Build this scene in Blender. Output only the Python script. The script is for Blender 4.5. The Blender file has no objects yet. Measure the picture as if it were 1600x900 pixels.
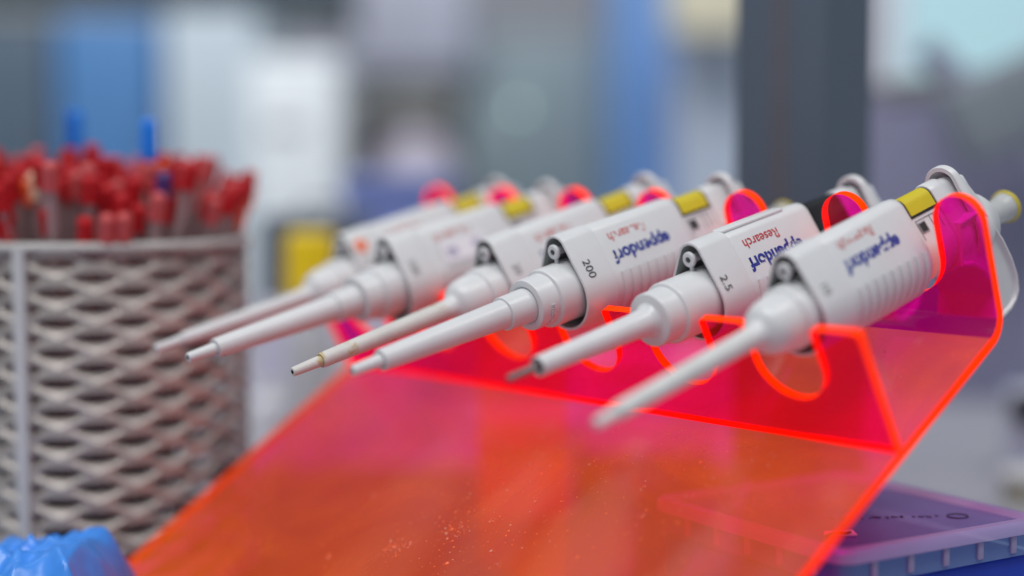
import bpy, bmesh, math, random
from mathutils import Vector, Matrix, noise
rnd = random.Random(7)
SC = bpy.context.scene
COL = SC.collection
S = 0.04                      # one comb pitch of the rack = 40 mm; all sizes below in pitches
BENCH = -2.80                 # bench top, in pitches below the rack's bend

# ------------------------------------------------------------------ camera
CAM = Vector((-10.0489, -6.4648, 1.1522)); YAW, PITCH, FPX = 0.7128, -0.0763, 2468.83
FH = Vector((math.sin(YAW), math.cos(YAW), 0)); RT = Vector((math.cos(YAW), -math.sin(YAW), 0))
FW = FH*math.cos(PITCH) + Vector((0, 0, math.sin(PITCH))); UP = RT.cross(FW)
cd = bpy.data.cameras.new("camera"); cam = bpy.data.objects.new("camera", cd); COL.objects.link(cam)
cam.matrix_world = Matrix((( RT.x, UP.x, -FW.x, CAM.x*S), (RT.y, UP.y, -FW.y, CAM.y*S), (RT.z, UP.z, -FW.z, CAM.z*S), (0, 0, 0, 1)))
cd.sensor_width = 36; cd.lens = FPX*36/1600; cd.clip_start = 0.01; cd.clip_end = 100
cd.dof.use_dof = True; cd.dof.focus_distance = 11.9*S; cd.dof.aperture_fstop = 2.35
SC.camera = cam

# ------------------------------------------------------------------ light
w = bpy.data.worlds.new("World"); SC.world = w; w.use_nodes = True
bg = w.node_tree.nodes["Background"]; bg.inputs[0].default_value = (0.86, 0.92, 1.0, 1); bg.inputs[1].default_value = 0.35
def area(name, loc, target, sx, sy, power, col):
    l = bpy.data.lights.new(name, 'AREA'); l.shape = 'RECTANGLE'; l.size = sx; l.size_y = sy; l.energy = power; l.color = col
    o = bpy.data.objects.new(name, l); COL.objects.link(o); o.location = loc
    o.rotation_euler = (Vector(target)-Vector(loc)).to_track_quat('-Z', 'Y').to_euler(); return o
area("ceiling_or_fill_lamp", (-1.05, -0.05, 1.75), (-0.05, 0.1, 0), 1.3, 0.5, 23, (1.0, 0.985, 0.96))
area("ceiling_or_fill_lamp", (0.15, -0.75, 2.1), (0.1, 0.1, 0), 1.6, 0.6, 19, (1.0, 0.985, 0.97))
_p = Vector((CAM.x, CAM.y, 0))*S
area("ceiling_or_fill_lamp", _p + FH.normalized()*1.25 - RT*0.75 + Vector((0, 0, 1.05)), _p + FH*2.1 - RT*0.75 + Vector((0, 0, .15)), 1.2, 0.3, 8.5, (1.0, 0.985, 0.97))  # fill lamp added below the other two to brighten the far left background
SC.view_settings.view_transform = 'Standard'; SC.view_settings.look = 'None'; SC.view_settings.gamma = 1
SC.view_settings.exposure = 0.0; SC.view_settings.use_curve_mapping = False
cy = SC.cycles
cy.max_bounces = 16; cy.transparent_max_bounces = 40; cy.diffuse_bounces = 5; cy.glossy_bounces = 4
cy.use_denoising = True; cy.caustics_reflective = False; cy.caustics_refractive = False; cy.sample_clamp_indirect = 4.0

# ------------------------------------------------------------------ helpers
def lin(c): return tuple(((x/255)/12.92 if x/255 <= .04045 else ((x/255+.055)/1.055)**2.4) for x in c)
def node(nt, t, **kw):
    n = nt.nodes.new(t)
    for k, v in kw.items():
        if k in n.inputs: n.inputs[k].default_value = v
        else: setattr(n, k, v)
    return n
def plastic(name, col, rough=.4, var=.06, scale=60, metal=0, bump=.0, spec=.5, emit=0):
    m = bpy.data.materials.new(name); m.use_nodes = True; nt = m.node_tree; b = nt.nodes["Principled BSDF"]; L = nt.links.new
    tc = node(nt, 'ShaderNodeTexCoord'); nz = node(nt, 'ShaderNodeTexNoise', Scale=scale, Detail=4.0)
    L(tc.outputs['Object'], nz.inputs['Vector'])
    mp = node(nt, 'ShaderNodeMapRange'); mp.inputs[3].default_value = 1-var; mp.inputs[4].default_value = 1+var
    mp.inputs[1].default_value = .3; mp.inputs[2].default_value = .7
    L(nz.outputs['Fac'], mp.inputs[0])
    mx = node(nt, 'ShaderNodeMix', data_type='RGBA', blend_type='MULTIPLY'); mx.inputs[0].default_value = 1
    mx.inputs[6].default_value = (*col, 1); L(mp.outputs[0], mx.inputs[7]); L(mx.outputs[2], b.inputs['Base Color'])
    b.inputs['Roughness'].default_value = rough; b.inputs['Metallic'].default_value = metal; b.inputs['Specular IOR Level'].default_value = spec
    rr = node(nt, 'ShaderNodeMapRange'); rr.inputs[3].default_value = max(.02, rough-.07); rr.inputs[4].default_value = rough+.1
    L(nz.outputs['Fac'], rr.inputs[0]); L(rr.outputs[0], b.inputs['Roughness'])
    if bump:
        bp = node(nt, 'ShaderNodeBump', Strength=bump, Distance=.0004); L(nz.outputs['Fac'], bp.inputs['Height']); L(bp.outputs[0], b.inputs['Normal'])
    if emit:
        b.inputs['Emission Color'].default_value = (*col, 1); b.inputs['Emission Strength'].default_value = emit
    return m
def mesh(name, V, Fc, mats, idx=None, smooth=35):
    me = bpy.data.meshes.new(name); me.from_pydata([tuple(c*S for c in v) for v in V], [], Fc)
    for m in (mats if isinstance(mats, (list, tuple)) else [mats]): me.materials.append(m)
    if idx: me.polygons.foreach_set('material_index', idx)
    if smooth:
        me.polygons.foreach_set('use_smooth', [True]*len(me.polygons)); me.set_sharp_from_angle(angle=math.radians(smooth))
    me.update(); return me
def obj(name, me, parent=None, loc=None):
    o = bpy.data.objects.new(name, me); COL.objects.link(o)
    if parent: o.parent = parent
    if loc is not None: o.location = Vector(loc)*S
    return o
def tag(o, label, cat=None, group=None, kind=None):
    o['label'] = label
    if cat: o['category'] = cat
    if group: o['group'] = group
    if kind: o['kind'] = kind
    return o
def thing(name, label, cat, loc=(0, 0, 0), group=None):
    o = bpy.data.objects.new(name, None); o.empty_display_size = .01; COL.objects.link(o); o.location = Vector(loc)*S
    return tag(o, label, cat, group)
class MB:
    """collects loops of vertices into one mesh"""
    def __init__(s): s.V = []; s.F = []; s.I = []
    def ring(s, pts): k = len(s.V); s.V += [tuple(p) for p in pts]; return list(range(k, k+len(pts)))
    def face(s, f, m=0): s.F.append(tuple(f)); s.I.append(m)
    def bridge(s, a, b, m=0):
        n = len(a)
        for i in range(n): s.face((a[i], a[(i+1) % n], b[(i+1) % n], b[i]), m)
    def loft(s, rings, cap0=True, cap1=True, m=0):
        R = [s.ring(r) for r in rings]
        for a, b in zip(R, R[1:]): s.bridge(a, b, m)
        if cap0: s.face(R[0][::-1], m)
        if cap1: s.face(R[-1], m)
        return R
    def lathe(s, prof, n=48, axis='x', c=(0, 0, 0), cap0=True, cap1=True, m=0):
        rs = []
        for t, r in prof:
            q = []
            for i in range(n):
                a = 2*math.pi*i/n; u, v = r*math.cos(a), r*math.sin(a)
                q.append((c[0]+t, c[1]+u, c[2]+v) if axis == 'x' else (c[0]+u, c[1]+v, c[2]+t))
            rs.append(q)
        return s.loft(rs, cap0, cap1, m)
    def box(s, a, b, m=0, M=None):
        P = [Vector((x, y, z)) for z in (a[2], b[2]) for y in (a[1], b[1]) for x in (a[0], b[0])]
        if M: P = [M @ p for p in P]
        k = s.ring(P)
        for f in ((0, 2, 3, 1), (4, 5, 7, 6), (0, 1, 5, 4), (2, 6, 7, 3), (0, 4, 6, 2), (1, 3, 7, 5)): s.face([k[i] for i in f], m)
    def tube(s, pts, r, n=10, m=0):
        rs = []
        for i, p in enumerate(pts):
            p = Vector(p); d = (Vector(pts[min(i+1, len(pts)-1)])-Vector(pts[max(i-1, 0)])).normalized()
            x = d.cross(Vector((.31, .53, .79))).normalized(); y = d.cross(x)
            rr = r[i] if isinstance(r, (list, tuple)) else r
            rs.append([p+rr*(math.cos(a)*x+math.sin(a)*y) for a in [2*math.pi*j/n for j in range(n)]])
        s.loft(rs, m=m)
    def rbox(s, a, b, r=.05, m=0, nz=3, n=4):
        """box with rounded upright corners and rounded top and bottom rims"""
        def outline(ins):
            out = []
            for cx, cy, a0 in ((b[0]-r, b[1]-r, 0), (a[0]+r, b[1]-r, 90), (a[0]+r, a[1]+r, 180), (b[0]-r, a[1]+r, 270)):
                for j in range(n+1):
                    t = math.radians(a0+90*j/n); out.append((cx+(r-ins)*math.cos(t), cy+(r-ins)*math.sin(t)))
            return out
        e = min(r*.8, (b[2]-a[2])*.45); rs = []
        for j in range(nz+1):
            t = math.pi/2*j/nz; rs.append([(x, y, a[2]+e*(1-math.sin(t))) for x, y in outline(e*(1-math.cos(t))*1.0)][:]) if False else None
        for j in range(nz+1):
            t = math.pi/2*j/nz; rs.append([(x, y, a[2]+e*(1-math.cos(t))) for x, y in outline(e*(1-math.sin(t)))])
        for j in range(nz+1):
            t = math.pi/2*j/nz; rs.append([(x, y, b[2]-e*(1-math.sin(t))) for x, y in outline(e*(1-math.cos(t)))])
        s.loft(rs, m=m)
    def build(s, name, mats, parent=None, loc=None, smooth=35):
        return obj(name, mesh(name, s.V, s.F, mats, s.I if isinstance(mats, (list, tuple)) else None, smooth), parent, loc)
def at(u, v, D):
    """world point (in pitches) seen at photo pixel u, v from distance D"""
    return CAM + D*(FW + RT*((u-800)/FPX) + UP*((450-v)/FPX))

# ------------------------------------------------------------------ materials
M_white = plastic("pale_grey_plastic", (.62, .635, .655), .30, .025, 90, bump=.03)
M_sleeve = plastic("warm_grey_plastic", (.60, .61, .61), .45, .05, 140, bump=.06)
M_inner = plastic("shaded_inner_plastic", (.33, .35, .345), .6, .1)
M_metal = plastic("steel_shaft", (.22, .20, .20), .38, .15, 200, metal=.8)
M_black = plastic("black_gloss_label", (.008, .008, .010), .14, .2)
M_yellow = plastic("yellow_label", (.56, .46, .01), .35, .06)
M_dark = plastic("dark_hole", (.02, .02, .02), .7)
M_line = plastic("grey_print", (.22, .23, .25), .6)
M_paper = plastic("white_paper_label", (.74, .72, .78), .7, .04)
M_orange = plastic("orange_sticker", (.85, .20, .08), .6)
M_number = plastic("dark_grey_print", (.06, .06, .065), .6, .2, 400)
M_numfaint = plastic("faded_grey_print", (.2, .2, .2), .6, .2, 400)
def stained(base):
    m = base.copy(); m.name = "stained_grey_plastic"; nt = m.node_tree; b = nt.nodes["Principled BSDF"]; L = nt.links.new
    src = b.inputs['Base Color'].links[0].from_socket
    tc = node(nt, 'ShaderNodeTexCoord'); nz = node(nt, 'ShaderNodeTexNoise', Scale=150.0, Detail=5.0, Roughness=.6); L(tc.outputs['Object'], nz.inputs['Vector'])
    r = node(nt, 'ShaderNodeValToRGB'); r.color_ramp.elements[0].position = .60; r.color_ramp.elements[1].position = .68
    L(nz.outputs['Fac'], r.inputs[0])
    mx = node(nt, 'ShaderNodeMix', data_type='RGBA'); mx.inputs[7].default_value = (.42, .30, .08, 1)
    ml = node(nt, 'ShaderNodeMath', operation='MULTIPLY'); ml.inputs[1].default_value = .75
    L(r.outputs[0], ml.inputs[0]); L(ml.outputs[0], mx.inputs[0]); L(src, mx.inputs[6]); L(mx.outputs[2], b.inputs['Base Color']); return m
M_stain = stained(plastic('yellowed_plastic', (.575, .57, .55), .45, .05, 140, bump=.06))
def worn_ink(name, col, thr):
    m = bpy.data.materials.new(name); m.use_nodes = True; nt = m.node_tree; b = nt.nodes["Principled BSDF"]; L = nt.links.new
    b.inputs['Base Color'].default_value = (*col, 1); b.inputs['Roughness'].default_value = .5
    tc = node(nt, 'ShaderNodeTexCoord'); nz = node(nt, 'ShaderNodeTexNoise', Scale=420.0, Detail=3.0); L(tc.outputs['Object'], nz.inputs['Vector'])
    r = node(nt, 'ShaderNodeValToRGB'); r.color_ramp.elements[0].position = thr; r.color_ramp.elements[1].position = thr+.08
    L(nz.outputs['Fac'], r.inputs[0]); L(r.outputs[0], b.inputs['Alpha']); return m
M_blue = worn_ink("blue_print", (.012, .03, .26), .30); M_red = worn_ink("red_print", (.52, .03, .04), .30)
M_redworn = worn_ink("worn_red_print", (.60, .10, .09), .43); M_blueworn = worn_ink("worn_blue_print", (.015, .035, .28), .35)

def acrylic_face(name, tint, d0, d1, r0, r1, glow, gg):
    m = bpy.data.materials.new(name); m.use_nodes = True; nt = m.node_tree; nt.nodes.clear(); L = nt.links.new
    out = node(nt, 'ShaderNodeOutputMaterial')
    tr = node(nt, 'ShaderNodeBsdfTransparent'); tr.inputs[0].default_value = (*tint, 1)
    tc = node(nt, 'ShaderNodeTexCoord')
    n1 = node(nt, 'ShaderNodeTexNoise', Scale=16.0, Detail=6.0, Roughness=.62, Distortion=.6); L(tc.outputs['Object'], n1.inputs['Vector'])
    n2 = node(nt, 'ShaderNodeTexNoise', Scale=900.0, Detail=2.0); L(tc.outputs['Object'], n2.inputs['Vector'])
    dr = node(nt, 'ShaderNodeValToRGB'); dr.color_ramp.elements[0].position = .66; dr.color_ramp.elements[1].position = .74; L(n2.outputs['Fac'], dr.inputs[0])
    fac = node(nt, 'ShaderNodeMapRange'); fac.inputs[1].default_value = .35; fac.inputs[2].default_value = .68; fac.inputs[3].default_value = d0; fac.inputs[4].default_value = d1
    L(n1.outputs['Fac'], fac.inputs[0])
    dm = node(nt, 'ShaderNodeMath', operation='MULTIPLY_ADD'); dm.inputs[1].default_value = .10; L(dr.outputs[0], dm.inputs[0]); L(fac.outputs[0], dm.inputs[2])
    di = node(nt, 'ShaderNodeBsdfDiffuse'); di.inputs[0].default_value = (1.0, .19, .02, 1)
    tl = node(nt, 'ShaderNodeBsdfTranslucent'); tl.inputs[0].default_value = (1.0, .10, .02, 1)
    dt = node(nt, 'ShaderNodeMixShader'); dt.inputs[0].default_value = .35; L(di.outputs[0], dt.inputs[1]); L(tl.outputs[0], dt.inputs[2])
    m1 = node(nt, 'ShaderNodeMixShader'); L(dm.outputs[0], m1.inputs[0]); L(tr.outputs[0], m1.inputs[1]); L(dt.outputs[0], m1.inputs[2])
    gl = node(nt, 'ShaderNodeBsdfGlossy', Roughness=.06); gl.inputs[0].default_value = (1, 1, 1, 1)
    rr = node(nt, 'ShaderNodeMapRange'); rr.inputs[3].default_value = r0; rr.inputs[4].default_value = r1; L(n1.outputs['Fac'], rr.inputs[0]); L(rr.outputs[0], gl.inputs['Roughness'])
    ge = node(nt, 'ShaderNodeNewGeometry')
    io = node(nt, 'ShaderNodeMapRange'); io.inputs[3].default_value = 1.49; io.inputs[4].default_value = 1/1.49; L(ge.outputs['Backfacing'], io.inputs[0])
    fr = node(nt, 'ShaderNodeFresnel'); L(io.outputs[0], fr.inputs['IOR'])
    m2 = node(nt, 'ShaderNodeMixShader'); fk = node(nt, 'ShaderNodeMath', operation='MULTIPLY'); fk.inputs[1].default_value = .45; L(fr.outputs[0], fk.inputs[0]); L(fk.outputs[0], m2.inputs[0])
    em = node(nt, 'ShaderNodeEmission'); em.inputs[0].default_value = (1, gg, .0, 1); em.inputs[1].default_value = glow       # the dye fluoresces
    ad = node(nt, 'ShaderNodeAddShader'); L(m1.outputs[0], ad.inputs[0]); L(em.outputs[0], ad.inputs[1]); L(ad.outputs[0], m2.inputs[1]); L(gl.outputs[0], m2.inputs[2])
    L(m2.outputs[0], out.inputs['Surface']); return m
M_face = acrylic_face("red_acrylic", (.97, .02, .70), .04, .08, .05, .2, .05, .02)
M_slope = acrylic_face("dusty_brightened_acrylic", (.97, .035, .67), .07, .36, .10, .45, .245, .15)     # the slope has a film of dust, and a stronger glow added to brighten it
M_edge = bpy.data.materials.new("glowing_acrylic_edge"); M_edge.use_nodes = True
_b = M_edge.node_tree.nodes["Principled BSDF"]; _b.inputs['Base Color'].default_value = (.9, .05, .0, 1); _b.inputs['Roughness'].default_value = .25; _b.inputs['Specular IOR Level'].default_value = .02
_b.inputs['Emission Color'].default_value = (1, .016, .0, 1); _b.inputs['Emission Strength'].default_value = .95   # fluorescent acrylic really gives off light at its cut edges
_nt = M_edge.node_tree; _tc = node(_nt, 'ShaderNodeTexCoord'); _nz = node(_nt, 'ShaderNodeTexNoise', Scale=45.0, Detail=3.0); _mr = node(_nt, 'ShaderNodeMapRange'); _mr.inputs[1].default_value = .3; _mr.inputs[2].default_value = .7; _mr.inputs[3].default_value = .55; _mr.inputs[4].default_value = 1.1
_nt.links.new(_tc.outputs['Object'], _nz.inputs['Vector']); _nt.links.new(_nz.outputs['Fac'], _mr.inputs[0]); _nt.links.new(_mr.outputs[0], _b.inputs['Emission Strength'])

def clear_plastic(name, col, trans, rough=.3, gloss=.5):
    m = bpy.data.materials.new(name); m.use_nodes = True; nt = m.node_tree; bs = nt.nodes["Principled BSDF"]; L = nt.links.new
    bs.inputs['Base Color'].default_value = (*col, 1); bs.inputs['Roughness'].default_value = rough; bs.inputs['Specular IOR Level'].default_value = gloss
    out = nt.nodes["Material Output"]; tr = node(nt, 'ShaderNodeBsdfTransparent'); tr.inputs[0].default_value = (min(1, col[0]*1.4+.2), min(1, col[1]*1.4+.2), min(1, col[2]*1.4+.2), 1)
    mx = node(nt, 'ShaderNodeMixShader'); mx.inputs[0].default_value = trans
    L(bs.outputs[0], mx.inputs[1]); L(tr.outputs[0], mx.inputs[2]); L(mx.outputs[0], out.inputs['Surface']); return m

# ================================================================== SETTING
BM = Matrix.Rotation(-YAW, 4, 'Z')       # bench and room run square to the view
def frame_pt(x, y, z): return BM @ Vector((x, y, z))
C0 = Vector((CAM.x, CAM.y, 0))
M_bench = plastic("bench_laminate", (.37, .375, .425), .35, .05, 12)
M_wall = plastic("wall_paint", (.36, .38, .43), .7, .04, 3)
b = MB(); b.box((-40, -4, BENCH-1), (40, 36, BENCH), M=Matrix.Translation(C0) @ BM)
o = b.build("bench_top", M_bench, smooth=0); o['kind'] = 'structure'
b = MB(); b.box((-90, 72, -30), (90, 74, 50), M=Matrix.Translation(C0) @ BM)
o = b.build("wall", M_wall, smooth=0); o['kind'] = 'structure'
b = MB(); b.box((-90, 20, -24), (90, 74, -23), M=Matrix.Translation(C0) @ BM)
o = b.build("floor", plastic("floor_vinyl", (.25, .26, .28), .4, .08, 5), smooth=0); o['kind'] = 'structure'

mat = thing("dark_backing_sheet", "dark sheet added under the red rack to darken what shows through it", "mat", (0, 0, BENCH))  # added dark layer, so the slope has little light behind it
b = MB(); b.rbox((-3.6, -.2, .001), (3.6, 9.5, .02), .03); b.build("backing_sheet", plastic("dark_backing", (.045, .04, .042), .7, .15, 60, bump=.2), mat)
mat.location = (C0 + BM @ Vector((.2, 11.2, 0)))*S + Vector((0, 0, BENCH*S)); mat.rotation_euler = (0, 0, -YAW)
# ================================================================== RACK
TH, PHI, PSI = .5725, 1.2437, 1.0692
LJ, HF, HB, TK = 1.433, .955, 1.0, .075
Y0, Y1 = -.2, 6.2
SD = Vector((-math.cos(TH), 0, -math.sin(TH)))              # down the slope
SN = Vector((-math.sin(TH), 0, math.cos(TH)))               # out of the slope, up
BD = Vector((-math.cos(PHI), 0, math.sin(PHI))); BNo = Vector((-math.sin(PHI), 0, -math.cos(PHI)))
FD = Vector((-math.cos(PSI), 0, math.sin(PSI))); FNo = Vector((-math.sin(PSI), 0, -math.cos(PSI)))
def comb_outline(h_top, h_c, round_top):
    """(y, h) outline of a comb from y0 to y1: fingers .4 wide, notches of radius .3 between them"""
    pts = []
    for k in range(7):
        if round_top:
            for j in range(17):
                a = math.pi - math.pi*j/16; pts.append((k+.2*math.cos(a), h_top-.2+.2*math.sin(a)))
        else:
            c = .035
            for cx, a0 in ((k-.2+c, 180), (k+.2-c, 90)):
                for j in range(5):
                    a = math.radians(a0-90*j/4); pts.append((cx+c*math.cos(a), h_top-c+c*math.sin(a)))
        if k < 6:
            for j in range(25):
                a = math.pi + math.pi*j/24; pts.append((k+.5+.3*math.cos(a), h_c+.3*math.sin(a)))
    return pts
def slab_from_outline(b, pts, f_front, f_back, base_open=False):
    """front and back n-gons plus the cut edge all round; pts runs from (y0, 0) ... to (y1, 0)"""
    A = b.ring([f_front(*q) for q in pts]); B = b.ring([f_back(*q) for q in pts])
    b.face(A, 0); b.face(B[::-1], 0); n = len(pts)
    for i in range(n-1 if base_open else n):
        j = (i+1) % n; b.face((A[j], A[i], B[i], B[j]), 1)
M_edim = M_edge.copy(); M_edim.name = 'dimmed_acrylic_edge'      # the far cut's glow is dimmed, as inner reflection hides it from the camera
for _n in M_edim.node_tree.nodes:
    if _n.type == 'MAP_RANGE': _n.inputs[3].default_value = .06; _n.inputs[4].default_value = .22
rack = thing("pipette_rack", "fluorescent red acrylic rack holding six grey pipettes in its notches", "rack", (0, 0, 0))
# bent sheet: slope, rounded bend, back comb
RB = .16
b = MB(); prof = []
L_END = (-BENCH)/math.sin(TH) - .0
tanl = RB*math.tan((PHI+TH)/2*0 + (math.pi-(math.pi-(PHI+TH)))/2)   # tangent length of the rounded bend
turn = PHI+TH
turn = math.acos(max(-1, min(1, (-SD).dot(BD)))); tanl = RB*math.tan(turn/2)
prof.append((SD*L_END, SN)); prof.append((SD*(LJ+.4), SN)); prof.append((SD*tanl, SN))
for j in range(1, 12):
    a = turn*j/12
    nrm = (SN*math.cos(a) + (SD)*math.sin(a)); ctr = SD*tanl + SN*RB
    prof.append((ctr - nrm*RB, nrm))
prof.append((BD*tanl, BNo*1.0))
NB = (SN*math.cos(turn) + SD*math.sin(turn)); prof[-1] = (SD*tanl + SN*RB - NB*RB, NB)
yy = Vector((0, 1, 0))
F0 = b.ring([P+yy*Y0 for P, n in prof]); F1 = b.ring([P+yy*Y1 for P, n in prof])
G0 = b.ring([P-n*TK+yy*Y0 for P, n in prof]); G1 = b.ring([P-n*TK+yy*Y1 for P, n in prof])
for i in range(len(prof)-1):
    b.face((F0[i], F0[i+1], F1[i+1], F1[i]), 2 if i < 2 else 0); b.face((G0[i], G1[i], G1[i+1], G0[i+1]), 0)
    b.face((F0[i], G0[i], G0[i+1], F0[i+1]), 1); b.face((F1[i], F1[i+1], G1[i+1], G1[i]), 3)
b.face((F0[0], F1[0], G1[0], G0[0]), 1)
base = prof[-1][0]; h0 = base.dot(BD)
pts = [(Y0, h0)] + comb_outline(HB, .52, True) + [(Y1, h0)]
off = base - BD*h0
slab_from_outline(b, pts, lambda y, h: off+BD*h+yy*y, lambda y, h: off-NB*TK+BD*h+yy*y, True)
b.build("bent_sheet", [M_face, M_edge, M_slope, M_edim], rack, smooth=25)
# front comb, glued on the slope
b = MB(); J = SD*LJ + SN*.004
pts = [(Y0+.004, 0)] + [(max(Y0+.004, min(Y1-.004, y)), h) for y, h in comb_outline(HF, .65, False)] + [(Y1-.004, 0)]
slab_from_outline(b, pts, lambda y, h: J+FD*h+yy*y, lambda y, h: J-FNo*TK*.9*1.0+FD*h+yy*y + Vector((0, 0, 0)))
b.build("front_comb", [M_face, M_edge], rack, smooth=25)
# narrow strut that props the sheet from behind
b = MB(); Q = SD*.35 - SN*(TK+.004)
b.box((Q.x+.02, 4.2, BENCH+.002), (Q.x+.09, 5.4, Q.z-.03)); b.build("rear_strut", [M_face, M_edge], rack, smooth=0)
# dust and scratches on the slope
b = MB()
def speck(l, y, r, m):
    n = rnd.choice((4, 5, 6)); p = SD*l + SN*.003 + yy*y; h = r*rnd.uniform(.3, .7); a0 = rnd.random()*6
    k = b.ring([p + r*rnd.uniform(.6, 1.2)*(math.cos(a0+6.283*j/n)*yy + math.sin(a0+6.283*j/n)*SD) for j in range(n)]); t = b.ring([p+SN*h])
    for j in range(n): b.face((k[j], k[(j+1) % n], t[0]), m)
for cl, cyy, sp, cnt in ((3.33, 3.3, .05, 90), (3.03, 2.9, .06, 70), (2.75, 2.6, .35, 200), (2.2, 1.6, .5, 160), (1.75, .9, .25, 60), (3.4, 2.6, .5, 140)):
    for i in range(cnt):
        l, y = rnd.gauss(cl, sp), rnd.gauss(cyy, sp*1.3)
        if 1.6 < l < 4.3 and -.1 < y < 6.1: speck(l, y, .0042*math.exp(rnd.gauss(0, .55)), rnd.choice((0, 1, 1)))
for i in range(420): speck(rnd.uniform(1.55, 4.5), rnd.uniform(-.1, 6.1), .003*math.exp(rnd.gauss(0, .5)), rnd.choice((0, 1, 1)))
for i in range(120): speck(rnd.uniform(.2, 1.3), rnd.uniform(-.15, .9), .0026*math.exp(rnd.gauss(0, .5)), rnd.choice((0, 1)))
for l, y, r in ((3.36, 3.38, .03), (3.28, 3.2, .022), (3.05, 2.95, .03), (2.98, 2.84, .02), (2.83, 2.62, .018), (2.7, 3.1, .02), (2.55, 2.4, .016), (2.2, 1.55, .018), (2.45, 1.35, .015), (3.6, 3.9, .02), (2.9, 4.1, .02), (3.2, 2.2, .02), (2.0, 2.2, .012)):
    for q in range(7): speck(l+rnd.gauss(0, r), y+rnd.gauss(0, r), r*rnd.uniform(.18, .5), rnd.choice((0, 1, 1)))
o = b.build("dust", [plastic("pale_dust", (.72, .30, .24), .8), plastic("orange_dust", (1.0, .17, .05), .5)], rack, smooth=0); o['kind'] = 'stuff'

# ================================================================== PIPETTES
def hull(t, grow=0.0, r1=.285, n1=-.03, r2=.125, n2=.325, nb=44, nt=16):
    """rounded-triangle cross section at station t; runs once round"""
    r1 += grow; r2 += grow; al = math.asin(min(.97, max(-.9, (r1-r2)/max(.02, n2-n1)))); pts = []
    for j in range(nb):
        a = math.pi-al + (math.pi+2*al)*j/(nb-1); pts.append((t, -r1*math.cos(a), n1+r1*math.sin(a)))
    for j in range(1, nt-1):
        a = al + (math.pi-2*al)*j/(nt-1); pts.append((t, -r2*math.cos(a), n2+r2*math.sin(a)))
    return pts
AL = math.asin(.16/.355); NS = Vector((0, -math.cos(AL), math.sin(AL))); TD = Vector((0, math.sin(AL), math.cos(AL)))
T1 = Vector((0, -.285*math.cos(AL), -.03+.285*math.sin(AL)))
def side(t, d, lift=.0): return Vector((t, 0, 0)) + T1 + TD*d + NS*lift       # point on the flat near side
def text_mesh(name, body, size, mat, fn, bold=0.0, extr=0.0):
    c = bpy.data.curves.new(name, 'FONT'); c.body = body; c.size = 1; c.align_x = 'CENTER'; c.align_y = 'CENTER'; c.offset = bold; c.resolution_u = 4; c.extrude = extr
    o = bpy.data.objects.new(name, c); COL.objects.link(o); dg = bpy.context.evaluated_depsgraph_get(); dg.update()
    me = bpy.data.meshes.new_from_object(o.evaluated_get(dg)); bpy.data.objects.remove(o); bpy.data.curves.remove(c)
    for v in me.vertices: v.co = Vector(fn(v.co.x*size, v.co.y*size, v.co.z*size))*S
    me.materials.clear(); me.materials.append(mat); me.name = name; return me
def fillet(pts, r, n=4):
    """round the corners of a lathe profile"""
    out = [pts[0]]
    for i in range(1, len(pts)-1):
        p0, p, p1 = Vector(pts[i-1]), Vector(pts[i]), Vector(pts[i+1]); a, c = (p0-p), (p1-p); d = min(r, a.length*.45, c.length*.45)
        A, B = p+a.normalized()*d, p+c.normalized()*d
        for j in range(n+1):
            u = j/n; q = A*(1-u)**2 + p*2*u*(1-u) + B*u*u; out.append((q.x, q.y))
    out.append(pts[-1]); return out
M_button = None
TIPS = {1: (-3.351, -.428), 2: (-3.199, -.261), 3: (-3.768, -.259), 4: (-3.609, -.378), 5: (-3.928, -.336), 6: (-3.676, -.374)}
ELV = {1: 16.5, 2: 12.8, 3: 12.8, 4: 14.5, 5: 12.8, 6: 13.6}
SPEC = {   # kind of nose, number, label material
 1: ('dome', '10', M_yellow), 2: ('short', '2.5', M_black), 3: ('step', '200', M_yellow), 4: ('dome', '20', M_yellow), 5: ('step', '100', M_yellow), 6: ('dome', '10', M_yellow)}
LABEL = {
 1: "nearest grey pipette with a domed nose, its finger hook behind the rack's end finger",
 2: "grey pipette marked 2.5 with a black label and a thin dark metal tip",
 3: "grey pipette marked 200 with stepped collar, in sharp focus at the middle of the row",
 4: "grey pipette with yellowish stains on its slim sleeve, tip reaching past the rack",
 5: "grey stepped-collar pipette with a white paper sticker on its handle",
 6: "farthest grey pipette, with an orange spot on its handle, behind the stickered one"}
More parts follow.
